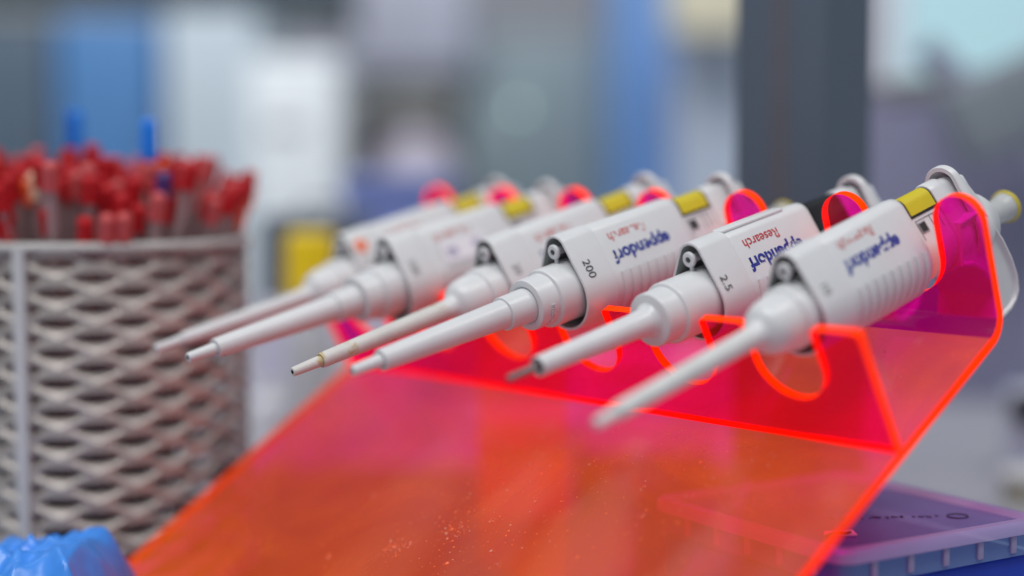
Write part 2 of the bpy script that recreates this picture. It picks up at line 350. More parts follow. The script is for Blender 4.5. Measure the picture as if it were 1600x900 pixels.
def make_pipette(i):
    kind, num, lab = SPEC[i]
    P = thing("pipette", LABEL[i], "pipette", (TIPS[i][0], i-.5, TIPS[i][1]), "pipettes lying in the red rack")
    P.rotation_euler = (0, -math.radians(ELV[i]), 0)
    dt = -.13 if kind == 'short' else (-.05 if i == 1 else 0.0)                     # this one's tip is shorter
    slm = M_stain if i == 4 else (M_sleeve if i == 1 else M_white)
    # tip cone with its bore
    b = MB(); r0, r1 = {'dome': (.033, .048), 'step': (.036, .056), 'short': (.022, .032)}[kind]
    sl0 = .25 if kind != 'short' else .27
    if kind == 'dome': sl0 = .26 if i != 1 else .2
    b.lathe(fillet([(.0, r0*.5), (.0, r0), (.02, r0*1.12), (sl0+.15, r1)], .012), 24, cap0=False)
    b.lathe([(.0, r0*.5), (.12, r0*.45)], 24, cap0=False, m=1)
    b.build("tip_cone", [M_metal if kind == 'short' else slm, M_dark], P)
    # ejector sleeve
    b = MB()
    if kind == 'step':
        pr = [(sl0+.05, .052), (sl0, .060), (sl0, .078), (sl0+.03, .080), (1.41, .112)]; pr2 = [(1.41, .100), (1.41, .130), (1.66, .136)]
    elif kind == 'short':
        pr = [(sl0+.05, .045), (sl0, .062), (sl0, .070), (sl0+.03, .072), (1.20, .094)]; pr2 = [(1.20, .094), (1.33, .105), (1.375, .13)]
    else:
        pr = [(sl0+.05, .045), (sl0, .048), (sl0, .057), (sl0+.02, .059), (1.50, .080)]; pr2 = [(1.50, .080), (1.56, .088), (1.60, .12)]
    b.lathe(fillet(pr, .01), 40, cap0=True, cap1=True); b.build("ejector_sleeve", slm, P)
    # collar
    b = MB()
    if kind == 'step':
        pc = pr2 + [(1.64, .150), (1.648, .196), (1.662, .200), (1.825, .201), (1.829, .224), (1.845, .232), (1.95, .231), (2.30, .236)]
        pf = fillet(pc, .009)
    elif kind == 'short':
        pc = pr2 + [(1.385, .195), (1.397, .202), (1.56, .203), (1.564, .225), (1.58, .232), (1.7, .231), (2.2, .236)]
        pf = fillet(pc, .009)
    else:
        pc = pr2[:2] + [(1.585, .10)]
        pf = pc + [(1.60+.2*(1-math.cos(a)), .105+.10*math.sin(a)) for a in [math.pi/2*j/9 for j in range(1, 10)]] + fillet([(1.80, .205), (1.86, .206), (1.864, .224), (1.88, .231), (2.30, .236)], .010)
    b.lathe(pf, 64, cap0=True, cap1=False); col = b.build("collar", M_white, P)
    if i == 3:      # raised lettering round the collar
        def wrap(x, y, z):
            a = -.42 - x/.205; return (1.745+y, -(.2085+z)*math.cos(a), (.2085+z)*math.sin(a))
        obj("raised_lettering", text_mesh("raised_lettering", "Made in", .055, M_white, wrap, .0, .07), col)
    # spring hook: ring on a post inside the mouth
    b = MB(); hz = .322; tr = 2.0+dt
    b.lathe(fillet([(tr-.0, .024), (tr-.0, .058), (tr+.03, .060), (tr+.04, .035), (tr+.3, .02)], .012), 28, c=(0, 0, hz), cap0=False)
    b.lathe([(tr+.002, .024), (tr+.05, .022)], 28, c=(0, 0, hz), cap0=False, m=1)
    b.tube([(tr+.03, 0, hz-.05), (tr+.03, 0, hz-.13)], .017, 12)
    b.build("spring_hook", [M_white, M_inner], P)
    # front shell with its lip
    b = MB(); t0 = 2.03+dt; t1 = 2.36+dt
    shell = [hull(t0+.06, -.026), hull(t0+.004, -.024), hull(t0, -.020), hull(t0, -.008), hull(t0+.005, -.002), hull(t0+.03, 0), hull(t1-.02, .004), hull(t1, .0), hull(t1+.005, -.012)]
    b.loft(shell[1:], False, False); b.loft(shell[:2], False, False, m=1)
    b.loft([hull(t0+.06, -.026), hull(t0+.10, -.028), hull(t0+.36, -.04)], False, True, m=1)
    sh = b.build("front_shell", [M_white, M_inner], P)
    if num:
        fnn = lambda x, y, z: side(t0+(.08 if i == 2 else .115)+y*1.0, (.035 if i == 2 else .075)-x, .0055)
        obj("volume_number", text_mesh("volume_number", num, .105 if len(num) > 2 else .10, M_number if i in (2, 3) else M_numfaint, fnn, .0), sh)
    if i == 6:
        b = MB(); b.loft([[side(t0+.12+rr*.07*math.cos(a), .24+rr*.07*math.sin(a), .006+z) for a in [6.283*j/20 for j in range(20)]] for rr, z in ((1, 0), (.95, .004))]); b.build("orange_sticker", M_orange, sh)
    # grip body
    b = MB(); t2 = 3.34+dt
    body = [hull(t1-.02, -.03), hull(t1+.01, -.010), hull(t1+.03, -.006), hull(t2-.10, -.006), hull(t2-.03, -.012), hull(t2, -.035), hull(t2+.004, -.07)]
    b.loft(body, True, True); gb = b.build("grip_body", M_white, P)
    # ribs, one by one, hugging the round underside
    me = None
    for k in range(9):
        if me is None:
            m2 = MB(); rs = []
            for dtt, g in ((-.030, -.004), (-.022, .010), (0, .016), (.022, .010), (.030, -.004)):
                rs.append([(dtt, -(.285+g)*math.cos(a), -.03+(.285+g)*math.sin(a)) for a in [AL-.12-(math.pi+2*AL-.24)*j/32 for j in range(33)]])
            R = [m2.ring(r) for r in rs]
            for A, B in zip(R, R[1:]):
                for q in range(32): m2.face((A[q], A[q+1], B[q+1], B[q]))
            for q in (0, 32): m2.face([r[q] for r in R])
            me = mesh("rib", m2.V, m2.F, M_white)
        o = obj("rib", me, gb, (t1+.10+k*.098, 0, 0))
    # printing
    fR = lambda x, y, z: side(t1+.32+dt*.0-x, .255+(.035 if i == 1 else 0)-y, -.0035)
    fB = lambda x, y, z: side(t1+.40-x, .095+(.035 if i == 1 else 0)-y, -.0035)
    obj("model_lettering", text_mesh("model_lettering", "Research", .112, M_red if i == 2 else M_redworn, fR, .006), gb)
    if i != 5: obj("brand_lettering", text_mesh("brand_lettering", "eppendorf", .152, M_blue if i in (2, 3) else M_blueworn, fB, .034), gb)
    if i == 5:
        b = MB(); q = [side(t1+.12, .0, .002), side(t1+.62, .0, .002), side(t1+.62, .20, .002), side(t1+.12, .20, .002)]
        b.loft([q, [p+NS*.006 for p in q]]); st = b.build("paper_sticker", M_paper, gb, smooth=0)
        b = MB()
        for c0, c1, d0, d1 in ((.17, .29, .05, .14), (.47, .56, .06, .15)):
            q = [side(t1+c0, d0, .0085), side(t1+c1, d0, .0085), side(t1+c1, d1, .0085), side(t1+c0, d1, .0085)]; b.loft([q, [p+NS*.001 for p in q]])
        b.build("printed_mark", plastic("lilac_print", (.42, .40, .52), .6), st, smooth=0)
    if i == 2:      # raised plate along the ridge
        b = MB(); b.rbox((t1-.02, -.055, .425), (t1+.72, .055, .462), .03); b.build("top_plate", M_white, P)
    # neck with label, display panel, window
    b = MB(); t3 = 3.70+dt
    b.loft([hull(t2-.05, -.045), hull(t3+.3, -.045)], True, True); nk = b.build("neck", M_white, P)
    b = MB()
    def strip(ta, tb, g, a0, a1, n=14):
        al = AL; out = []
        for t in (ta, tb):
            row = []
            for j in range(n+1):
                a = a0+(a1-a0)*j/n; row.append((t, -(.125+g)*math.cos(a), .325+(.125+g)*math.sin(a)))
            out.append(row)
        return out
    g = -.040
    def label(b, ta, tb, dlow, g, m):
        rows = strip(ta, tb, g, AL, math.pi-AL*.6); off = Vector((0, 0, 0))
        for q, t in zip(rows, (ta, tb)):
            p = side(t, dlow, g); q.insert(0, tuple(p))
        A, B = b.ring(rows[0]), b.ring(rows[1])
        for j in range(len(A)-1): b.face((A[j], A[j+1], B[j+1], B[j]), m)
    ex, lo = (.05, -.12) if i == 2 else (0, 0)
    label(b, t2+.005, t3-.005+ex, .215+lo, -.0395, 1); label(b, t2+.022, t3-.020+ex, .235+lo, -.037, 0)
    b.build("colour_label", [lab, M_black], nk)
    b = MB()
    for c0, c1, d0, d1 in ((.03, .30, .185, .191), (.03, .036, .03, .19), (.20, .206, .06, .19), (.25, .256, .06, .19), (.30, .306, .06, .19)):
        q = [side(t2+c0, d0, -.044), side(t2+c1, d0, -.044), side(t2+c1, d1, -.044), side(t2+c0, d1, -.044)]; b.loft([q, [p+NS*.003 for p in q]])
    b.build("panel_outline", M_line, nk, smooth=0)
    b = MB()
    q = lambda a, c, l: [side(t2+.085-a+.0, .125-c, l), side(t2+.085+a, .125-c, l), side(t2+.085+a, .125+c, l), side(t2+.085-a, .125+c, l)]
    b.loft([q(.042, .042, -.045), q(.042, .042, -.038), q(.034, .034, -.038)], False, False, m=1); k = b.ring(q(.034, .034, -.040)); b.face(k, 0)
    b.build("window", [M_dark, M_line], nk, smooth=0)
    # rear sleeve and hooded finger rest
    b = MB()
    t3 += .05 if i == 2 else 0
    b.loft([hull(t3-.005, -.055), hull(t3, -.030), hull(t3+.02, -.022), hull(t3+.16, -.022), hull(t3+.24, -.07), hull(t3+.50, -.09)], True, True); b.build("rear_sleeve", M_white, P)
    b = MB(); th = t3+.24; kw = dict(r1=.285, n1=-.03, r2=.145, n2=.345)
    ho = [hull(th, -.03, **kw), hull(th, 0, **kw), hull(th+.012, .006, **kw), hull(th+.06, .006, **kw), hull(th+.20, .0, r1=.275, n1=-.04, r2=.13, n2=.22), hull(th+.34, 0, r1=.24, n1=-.05, r2=.11, n2=.08), hull(th+.44, 0, r1=.17, n1=-.05, r2=.09, n2=.02)]
    b.loft(ho, False, True)
    b.loft([hull(th, -.03, **kw), hull(th+.05, -.03, **kw), hull(th+.2, -.03, r1=.275, n1=-.04, r2=.13, n2=.22), hull(th+.32, -.03, r1=.24, n1=-.05, r2=.11, n2=.08)], False, True)
    b.build("finger_rest", M_white, P)
    # finger hook curling down behind the comb
    ol = [(3.72, .13), (4.055, .15), (4.17, -.01), (4.273, -.175), (4.35, -.34), (4.395, -.50), (4.385, -.632), (4.33, -.70), (4.25, -.745), (4.14, -.77), (4.05, -.765), (3.99, -.72), (4.02, -.64), (4.06, -.56), (4.03, -.45), (3.95, -.33), (3.84, -.25), (3.68, -.20)]
    ol = [(x-3.70+t3, z) for x, z in ol]
    cxx = sum(p[0] for p in ol)/len(ol); czz = sum(p[1] for p in ol)/len(ol)
    rs = []
    def inset(pts, d):
        n = len(pts); out = []
        for k in range(n):
            p0, p, p1 = [Vector(pts[(k+s) % n]) for s in (-1, 0, 1)]
            tg = ((p-p0).normalized()+(p1-p).normalized()).normalized(); nn = Vector((tg.y, -tg.x)); out.append(tuple(p+nn*d))
        return out
    for y, d in ((-.235, .045), (-.240, .040), (-.262, .030), (-.262, .015), (-.25, 0), (.25, 0), (.262, .02), (.262, .05)):
        rs.append([(x, y, z) for x, z in inset(ol, d)])
    b = MB(); b.loft(rs); b.build("finger_hook", M_white, P)
    # push button with coloured ring
    b = MB(); ta = t3+.50; te = t3+1.04
    b.lathe(fillet([(ta-.15, .095), (te-.10, .10), (te, .122), (te, .112), (te-.10, .092)], .006), 36, c=(0, 0, -.07)); pb = b.build("push_button", M_button, P)
    b = MB(); b.lathe(fillet([(te-.012, .119), (te-.010, .132), (te+.012, .134), (te+.018, .124), (te+.006, .113)], .005), 40, c=(0, 0, -.07), cap0=False, cap1=False); b.build("button_ring", lab, pb)
    return P
M_button = clear_plastic('cloudy_button', (.58, .60, .60), .35, .25)
for i in range(1, 7): make_pipette(i)

# ================================================================== STORAGE BOX under the rack
box = thing("storage_box", "small blue storage box with a frosted lilac lid, tucked under the rack", "box", (-1.22, .22, BENCH))
box.rotation_euler = (0, 0, -math.radians(9) + math.radians(0))
LW, LD, LH = 2.1, 2.2, 1.28
M_lid = clear_plastic("frosted_lid", (.27, .235, .53), .4, .25)
M_base = plastic("deep_blue_plastic", (.001, .035, .42), .6, .05)
b = MB(); b.rbox((.05, .05, .002), (LW-.05, LD-.05, LH-.26), .10); b.build("box_base", M_base, box)
b = MB()
def rr(x0, y0, x1, y1, r, z, n=6):
    out = []
    for cx, cyy, a0 in ((x1-r, y1-r, 0), (x0+r, y1-r, 90), (x0+r, y0+r, 180), (x1-r, y0+r, 270)):
        for j in range(n+1):
            t = math.radians(a0+90*j/n); out.append((cx+r*math.cos(t), cyy+r*math.sin(t), z))
    return out
b.loft([rr(.12, .12, LW-.12, LD-.12, .08, LH-.036), rr(.115, .115, LW-.115, LD-.115, .08, LH-.035)], True, False)
lid = b.build("lid", M_lid, box)
b = MB(); b.loft([rr(.02, .02, LW-.02, LD-.02, .13, LH-.27), rr(.02, .02, LW-.02, LD-.02, .13, LH-.115)], False, False); b.build("skirt", clear_plastic("bluish_skirt", (.16, .27, .55), .35, .25), lid)
b = MB(); b.loft([rr(.02, .02, LW-.02, LD-.02, .13, LH-.112), rr(-.02, -.02, LW+.02, LD+.02, .15, LH-.10), rr(-.02, -.02, LW+.02, LD+.02, .15, LH-.03), rr(.0, .0, LW, LD, .14, LH), rr(.07, .07, LW-.07, LD-.07, .10, LH+.0), rr(.115, .115, LW-.115, LD-.115, .08, LH-.035)], False, False); b.build("lid_rim", clear_plastic("lilac_rim", (.41, .35, .63), .2, .3), lid)
M_ribl = clear_plastic("pale_lilac_plastic", (.42, .38, .58), .35, .35)
for k in range(5):
    m2 = MB(); m2.rbox((.28+k*.36, -.004, LH-.24), (.34+k*.36, .03, LH-.105), .012); m2.build("lid_rib", M_ribl, lid)
for k in range(5):
    m2 = MB(); m2.rbox((-.004, .28+k*.36, LH-.24), (.03, .34+k*.36, LH-.105), .012); m2.build("lid_rib", M_ribl, lid)
# pen marks on the lid: a row of letters ending in a ring, and a torn label
b = MB(); zz = LH-.031
px, py = 1.18, 1.25
for k in range(13):
    a = Vector((.78+k*.062, .92-k*.030, zz)); pth = [a + Vector((rnd.uniform(-.02, .03), rnd.uniform(-.035, .035), 0)) for _ in range(4)]
    b.tube([Vector((p.x, p.y, zz)) for p in pth], .0042, 5)
b.tube([Vector((1.66+.085*math.cos(t), .48+.075*math.sin(t), zz)) for t in [6.4*j/24 for j in range(25)]], .0055, 5)
b.build("pen_writing", plastic("black_pen", (.05, .04, .08), .6), lid, smooth=0)
b = MB()
b.loft([[(.30, .52, zz), (.52, .40, zz), (.57, .50, zz), (.40, .62, zz)], [(.30, .52, zz+.008), (.52, .40, zz+.012), (.57, .50, zz+.02), (.40, .62, zz+.01)]])
b.build("torn_label", plastic("pink_paper", (.8, .5, .62), .7), lid, smooth=0)
b = MB(); b.tube([(.30, .50, zz+.004), (.38, .50, zz+.018), (.44, .44, zz+.02), (.50, .45, zz+.022)], .011, 5); b.build("label_print", M_black, lid, smooth=0)

# ================================================================== WIRE BASKET OF TUBES
BC = Vector((-3.10, 7.95, BENCH)) + RT*.07; BR = 1.5; BH = 3.24
bas = thing("wire_basket", "round expanded metal basket packed with red capped tubes", "basket", BC)
M_wire = plastic("grey_coated_metal", (.41, .38, .36), .45, .14, 40, metal=.35)
b = MB(); NC, NR = 14, 12; chh = BH/NR
def cyl(a, z, r=BR): return (r*math.cos(a), r*math.sin(a), z)
for r_ in range(NR*2-1):
    zc = (r_+1)*chh/2
    for c_ in range(NC):
        ac = 2*math.pi*(c_+(.5 if r_ % 2 else 0))/NC; da = math.pi/NC; outer, inner, outer2, inner2 = [], [], [], []
        for j in range(16):
            t = 2*math.pi*j/16; cx_, sx_ = math.cos(t), math.sin(t)
            k = 1/(abs(cx_)+abs(sx_)); ox, oz = cx_*k, sx_*k
            outer.append(cyl(ac+ox*da, zc+oz*chh/2, BR)); 
            ix, iz = .57*cx_, .39*sx_
            inner.append(cyl(ac+ix*da, zc+iz*chh/2, BR-.02+.06*iz)); inner2.append(cyl(ac+ix*da, zc+iz*chh/2, BR-.06+.06*iz))
        A, B, Cc = b.ring(outer), b.ring(inner), b.ring(inner2); b.bridge(A, B); b.bridge(B, Cc)
b.build("mesh_wall", M_wire, bas, smooth=60)
b = MB()
b.tube([cyl(2*math.pi*j/48, BH) for j in range(49)], .045, 8)
b.build("rim", plastic("bright_coated_metal", (.50, .50, .49), .4, .05), bas)
b = MB(); b.tube([cyl(2*math.pi*j/48, .05) for j in range(49)], .05, 8); b.build("base_ring", M_wire, bas)
b = MB(); b.lathe([(0.0, BR-.03), (.04, BR-.03)], 40, axis='z'); b.build("basket_bottom", M_wire, bas)
sa = math.atan2((at(37, 600, 14.1)-BC).y, (at(37, 600, 14.1)-BC).x)
b = MB(); b.box((-.03, -.055, .0), (.04, .055, BH+.02)); sm = b.build("seam_bar", plastic("bright_seam_metal", (.55, .56, .58), .4, .06), bas, smooth=0); sm.location = Vector((BR*math.cos(sa), BR*math.sin(sa), 0))*S; sm.rotation_euler = (0, 0, sa)
# tubes
M_tube = clear_plastic("cloudy_tube", (.52, .42, .43), .5, .3); M_tube2 = plastic("pinkish_tube", (.36, .25, .25), .4, .1)
caps = [plastic("red_cap", (.42, .008, .014), .5, .25, spec=.25), plastic("orange_cap", (.80, .10, .02), .38, .1), plastic("purple_cap", (.05, .02, .16), .4), plastic("cream_cap", (.70, .50, .36), .4), plastic("faded_red_cap", (.50, .07, .075), .5, .25)]
m2 = MB(); m2.lathe(fillet([(0, .02), (.02, .048), (3.5, .052)], .01), 12, axis='z'); me_tube = mesh("tube", m2.V, m2.F, M_tube)
mc = MB(); mc.lathe(fillet([(3.50, .066), (3.52, .076), (3.71, .073), (3.74, .045)], .02), 14, axis='z'); mc.lathe([(3.49, .080), (3.52, .080)], 14, axis='z')
me_caps = [mesh("cap", mc.V, mc.F, m) for m in caps]
spots = []
tries = 0
while len(spots) < 165 and tries < 60000:
    tries += 1; a, r = rnd.random()*6.283, (BR-.14)*math.sqrt(rnd.random()); p = (r*math.cos(a), r*math.sin(a))
    if all((p[0]-q[0])**2+(p[1]-q[1])**2 > .126**2 for q in spots): spots.append(p)
special = {3: 1, 11: 1, 19: 1, 27: 3, 35: 2, 43: 1}
tocam = (CAM-BC); tocam.z = 0; tocam.normalize()
LBT = {4: "clear tube with a paler, faded red cap among the darker red caps in the basket", 0: "clear tube with a red cap, one of the bunch in the wire basket", 1: "clear tube with an orange cap, among the red caps in the wire basket", 2: "clear tube with a dark purple cap among the red caps in the basket", 3: "clear tube with a pale cream cap at the left of the red caps"}
def put_tube(x, y, z, spread, ci):
    """foot near the middle of the basket, leaning out so that it clears the rim"""
    f = Vector((x*.34+rnd.gauss(0, .12), y*.34+rnd.gauss(0, .12), 0)); g = Vector((x*(.42+spread*3.2)+rnd.gauss(0, .06), y*(.42+spread*3.2)+rnd.gauss(0, .06), 0))
    if f.length > 1.3: f *= 1.3/f.length
    if g.length > 1.43: g *= 1.43/g.length
    T = thing("capped_tube", LBT[ci], "tube", BC+f+Vector((0, 0, .06+z)), "capped tubes standing in the basket")
    T.rotation_euler = (g-f+Vector((0, 0, 3.2))).to_track_quat('Z', 'Y').to_euler()
    obj("tube_body", me_tube, T); obj("cap", me_caps[ci], T)
for k, (x, y) in enumerate(spots):
    fr = (Vector((x, y, 0)).dot(tocam))/BR                       # +1 at the front of the basket
    z = .30 + rnd.uniform(-.24, .08) - max(0, fr+.15)*rnd.choice((.0, .0, .10, .18, .30, .45))
    z = max(z, -.10)
    put_tube(x, y, z, .212, 1 if k % 13 == 5 else (4 if k % 4 == 1 else 0))
for u, v, ci, D in ((40, 290, 3, 14.3), (250, 285, 2, 14.3)):
    p = at(u, v, D)-BC; put_tube(p.x/1.19, p.y/1.19, p.z-3.62, .170, ci)
M_stick = plastic("bright_blue_plastic", (.002, .19, .80), .45, .05)
for u, v, D, lb in ((111, 172, 16.2, "bright blue stick rising behind the red caps, the left one of two"), (227, 186, 14.9, "bright blue stick standing nearest the middle of the basket, taller in view")):
    p = at(u, v, D); t = thing("blue_stick", lb, "stick", (p.x, p.y, BENCH+.1), "blue sticks in the basket"); h = p.z-BENCH-.1
    b = MB(); b.lathe(fillet([(0, .05), (.05, .055), (h-.25, .055), (h-.25, .06), (h-.25, .06)], .01), 12, axis='z'); b.build("stick_shaft", plastic("clear_blue_shaft", (.3, .35, .5), .4), t)
    b = MB(); b.lathe(fillet([(h-.40, .07), (h-.38, .085), (h-.03, .08), (h, .05)], .02), 14, axis='z'); b.build("stick_tip", M_stick, t)
    t.rotation_euler = (math.radians(rnd.uniform(-1, 1)), math.radians(.4), 0)

# ================================================================== CRUMPLED GLOVE
G = at(5, 900, 12.6); 
b = MB(); nx, ny = 84, 60; idx = {}
for i in range(nx+1):
    for j in range(ny+1):
        u, v = i/nx*2-1, j/ny*2-1
        e = max(0, 1-abs(u)**9)*max(0, 1-abs(v)**5)
        f1 = abs(noise.noise(Vector((u*1.5+v*.9+.3, v*1.1-u*.4, 3.1)))); f2 = abs(noise.noise(Vector((u*3.4-v*2.1, v*2.6+u*1.2, 8.4)))); f3 = noise.noise(Vector((u*6, v*6, 2.2)))
        h = e*(.84 + .42*(.28-f1) + .17*(.25-f2) + .05*u) + .13*math.exp(-abs(u-.70)/.12-((v+.2)/.6)**2)
        X = u*.98 + .08*noise.noise(Vector((u*2, v*2, 1))); Y = v*.9 + .10*noise.noise(Vector((u*2, v*2, 5)))
        idx[i, j] = b.ring([(X, Y, max(0.006, h))])[0]
for i in range(nx):
    for j in range(ny): b.face((idx[i, j], idx[i+1, j], idx[i+1, j+1], idx[i, j+1]))
gl = b.build("glove", plastic("blue_nitrile", (.045, .25, .78), .30, .06, 200, bump=.15), None, smooth=75)
gl.location = Vector((G.x, G.y, BENCH+.004))*S; gl.rotation_euler = (0, 0, -YAW)
tag(gl, "crumpled blue disposable glove on the bench in front of the wire basket", "glove")

# ================================================================== BACKGROUND (far out of focus)
ROOM = -YAW
def room_thing(name, label, cat, u0, v0, u1, v1, D, depth, group=None):
    """a thing square to the room whose front face spans that patch of the view at distance D; returns Empty, width, height"""
    p0, p1 = at(u0, v1, D), at(u1, v0, D); wv = (p1-p0); wid = wv.dot(RT); hgt = p1.z-p0.z
    t = thing(name, label, cat, p0, group); t.rotation_euler = (0, 0, ROOM); return t, wid, hgt
def cabinet(name, label, cat, rect, D, depth, col, doors=1, handle=True, group=None):
    t, W_, H_ = room_thing(name, label, cat, *rect, D, depth, group)
    m = plastic(name+"_paint", col, .45, .04, 8); mh = plastic("handle_metal", (.35, .36, .38), .35, metal=.6)
    b = MB(); b.rbox((0, .06, 0), (W_, depth, H_), .05); b.build("body", m, t)
    for k in range(doors):
        x0 = W_*k/doors+.03; x1 = W_*(k+1)/doors-.03
        b = MB(); b.rbox((x0, 0, .04), (x1, .058, H_-.04), .025); d = b.build("door", m, t)
        if handle:
            b = MB(); hx = x1-.25; b.tube([(hx, .0, H_*.45), (hx, -.12, H_*.46), (hx, -.12, H_*.62), (hx, .0, H_*.63)], .03, 8); b.build("handle", mh, d)
    return t
E_ = 1.0
def c(rgb, k=1.0): return tuple(min(.9, x*k/.62) for x in lin(rgb))
cabinet("wall_cabinet", "slate grey cupboard at the far left of the lab behind the basket", "cabinet", (-160, 38, 88, 420), 42.5, 5, c((66, 82, 98), .85))
cabinet("wall_cabinet", "blue cupboard door behind the red caps at left", "cabinet", (96, 32, 250, 420), 42.5, 5, c((74, 126, 182), .62))
cabinet("whiteboard_cabinet", "pale grey green panel cupboard behind the right half of the basket", "cabinet", (264, 20, 405, 480), 42, 5, c((176, 190, 200), .72), handle=False)
t, W_, H_ = room_thing("freezer", "bright white lab appliance standing upright behind the basket's right edge", "appliance", 392, 90, 535, 560, 42, 5)
mw = plastic("white_enamel", (.80, .86, .90), .4, .03); b = MB(); b.rbox((0, .1, 0), (W_, 3.5, H_), .2); b.build("body", mw, t)
b = MB(); b.rbox((.06, 0, .3), (W_-.06, .095, H_-.15), .04); dd = b.build("door", mw, t)
b = MB(); b.rbox((W_*.2, -.06, H_*.75), (W_*.6, -.002, H_*.78), .02); b.build("handle", M_line, dd)
cabinet("wall_cabinet", "long lilac grey wall cupboard high above the row of pipettes", "cabinet", (420, -60, 735, 108), 56, 5, c((152, 156, 172), .9), doors=3)
t, W_, H_ = room_thing("bench_centrifuge", "dark brown grey machine with a pale rounded lid behind the far pipettes", "machine", 525, 124, 722, 420, 50, 5)
b = MB(); b.rbox((0, 0, 0), (W_, 3.0, H_), .25); b.build("body", plastic("dark_machine", c((58, 56, 60), .8), .5), t)
b = MB(); b.rbox((W_*.1, -.04, H_*.82), (W_*.9, -.002, H_*.94), .015); b.build("control_panel", M_inner, t)
t, W_, H_ = room_thing("round_bin", "pale lilac domed container in front of the dark machine", "container", 572, 205, 722, 420, 44, 3)
b = MB(); b.lathe([(0, W_*.46), (H_*.55, W_*.5)] + [(H_*.55+H_*.45*math.sin(a), W_*.5*math.cos(a)+.001) for a in [math.pi/2*j/8 for j in range(1, 9)]], 32, axis='z', c=(W_/2, W_/2, 0)); b.build("body", plastic("pale_lilac_bin", c((152, 147, 160)), .5), t)
b = MB(); b.lathe([(H_*.54, W_*.51), (H_*.58, W_*.51)], 32, axis='z', c=(W_/2, W_/2, 0)); b.build("rim", M_line, t)
cabinet("tall_cabinet", "grey green tall cupboard behind the third rack finger", "cabinet", (716, 60, 960, 440), 58, 5, c((110, 124, 130), 1.15), doors=2)
t = thing("highlight_disc", "small glowing body added for the soft pale green highlight before the grey green cupboard", "lamp", at(811, 170, 46)); t.rotation_euler = (0, 0, ROOM)  # glowing body added to make an out-of-focus highlight
b = MB(); b.lathe(fillet([(-.02, .09), (.05, .16), (.3, .17)], .03), 16, axis='z'); b.build("housing", M_line, t).rotation_euler = (-math.pi/2, 0, 0)
b = MB(); b.lathe([(-.16, .03), (-.12, .10), (-.02, .12)], 16, axis='z'); b.build("lens", plastic("highlight_glow", (.55, .85, .72), .2, emit=1.6), t).rotation_euler = (-math.pi/2, 0, 0)
b = MB(); b.tube([(0, .25, 0), (0, 6, .2)], .06, 8); b.build("bracket", M_line, t)
cabinet("tall_cabinet", "blue tall cupboard door left of the grey upright", "cabinet", (958, -80, 1052, 480), 53, 6, c((90, 128, 180), .95))
cabinet("wall_cabinet", "pale blue grey panel cupboard directly left of the grey upright", "cabinet", (1052, 40, 1200, 480), 51, 5, c((142, 152, 168), 1.15), handle=False)
t, W_, H_ = room_thing("carton", "beige carton on top of the pale panel beside the upright", "carton", 1050, -70, 1190, 52, 47, 5)
b = MB(); b.rbox((0, 0, 0), (W_, 2.4, H_), .05); b.build("body", plastic("beige_card", c((182, 178, 158)), .7), t)
b = MB(); b.rbox((-.02, -.02, H_*.7), (W_+.02, 2.42, H_+.02), .04); b.build("lid", plastic("beige_card_lid", c((182, 178, 158)), .7), t)
# dark shelf along the top left
t, W_, H_ = room_thing("shelf", "dark slate shelf crossing the top left corner of the lab", "shelf", -260, -140, 540, 14, 47, 5)
b = MB(); b.rbox((0, 0, 0), (W_, 3.5, H_), .06); b.build("board", plastic("slate_shelf", c((46, 62, 76), .6), .5), t)
b = MB(); b.rbox((.0, -.06, -.02), (W_, -.003, .25), .02); b.build("lip", M_inner, t); t.rotation_euler = (0, math.radians(2.4), ROOM)
# upright post: two faces toward us
t, W_, H_ = room_thing("shelf_upright", "square grey metal upright rising behind the pipettes", "post", 1170, -260, 1335, 1000, 16.2, 2)
b = MB(); b.box((-.50, -.50, 0), (.50, .50, 9.0)); pm = b.build("post", plastic("slate_metal", (.085, .115, .16), .5, .06, 10), t, smooth=0)
b = MB(); b.box((-.503, -.10, 0), (-.495, .10, 9.0)); b.build("groove", plastic("groove_shadow", (.10, .105, .13), .5), t, smooth=0)
pc_ = at(1252, 450, 16.2); t.location = Vector((pc_.x, pc_.y, BENCH))*S; t.rotation_euler = (0, 0, math.radians(45)-YAW+math.radians(6))
# window
t, W_, H_ = room_thing("window", "bright pale cyan window at the top right beyond the upright", "window", 1368, -160, 1760, 185, 46, 1)
mf = plastic("white_window_frame", (.80, .82, .92), .4)
b = MB(); b.rbox((0, 0, 0), (.72, .3, H_), .05); b.build("frame", mf, t)
b = MB(); b.box((.72, .12, .45), (W_, .16, H_)); b.build("pane", plastic("lit_pane", (.40, .62, .68), .25, .12, .9, emit=.42), t, smooth=0)
b = MB(); b.rbox((.722, 0, 0), (W_, .3, .44), .05); b.build("sill", plastic("cyan_sill", (.52, .62, .66), .4), t)
cabinet("low_cabinet", "lilac grey cupboard below the window right of the upright", "cabinet", (1350, 150, 1760, 640), 27, 4, c((108, 109, 132)), doors=1, handle=False)
t, W_, H_ = room_thing("window_ledge", "brownish grey ledge running under the bright window", "ledge", 1380, 128, 1760, 160, 26.6, 3)
b = MB(); b.rbox((0, 0, 0), (W_, 2, H_), .06); b.build("board", plastic("brown_ledge", c((92, 88, 88)), .6), t); b = MB(); b.rbox((0, -.05, 0), (W_, -.003, H_*.4), .02); b.build("edge", M_line, t); t.rotation_euler = (0, -math.radians(7), ROOM)
t = thing("lamp_arm", "slanted grey lamp arm in front of the window's lower right corner", "lamp", at(1640, 270, 25)); t.rotation_euler = (0, 0, ROOM)
b = MB(); b.tube([(0, 0, -6), (0, 0, 0)], .12, 12); b.build("stem", plastic("arm_grey", c((118, 122, 140)), .45), t)
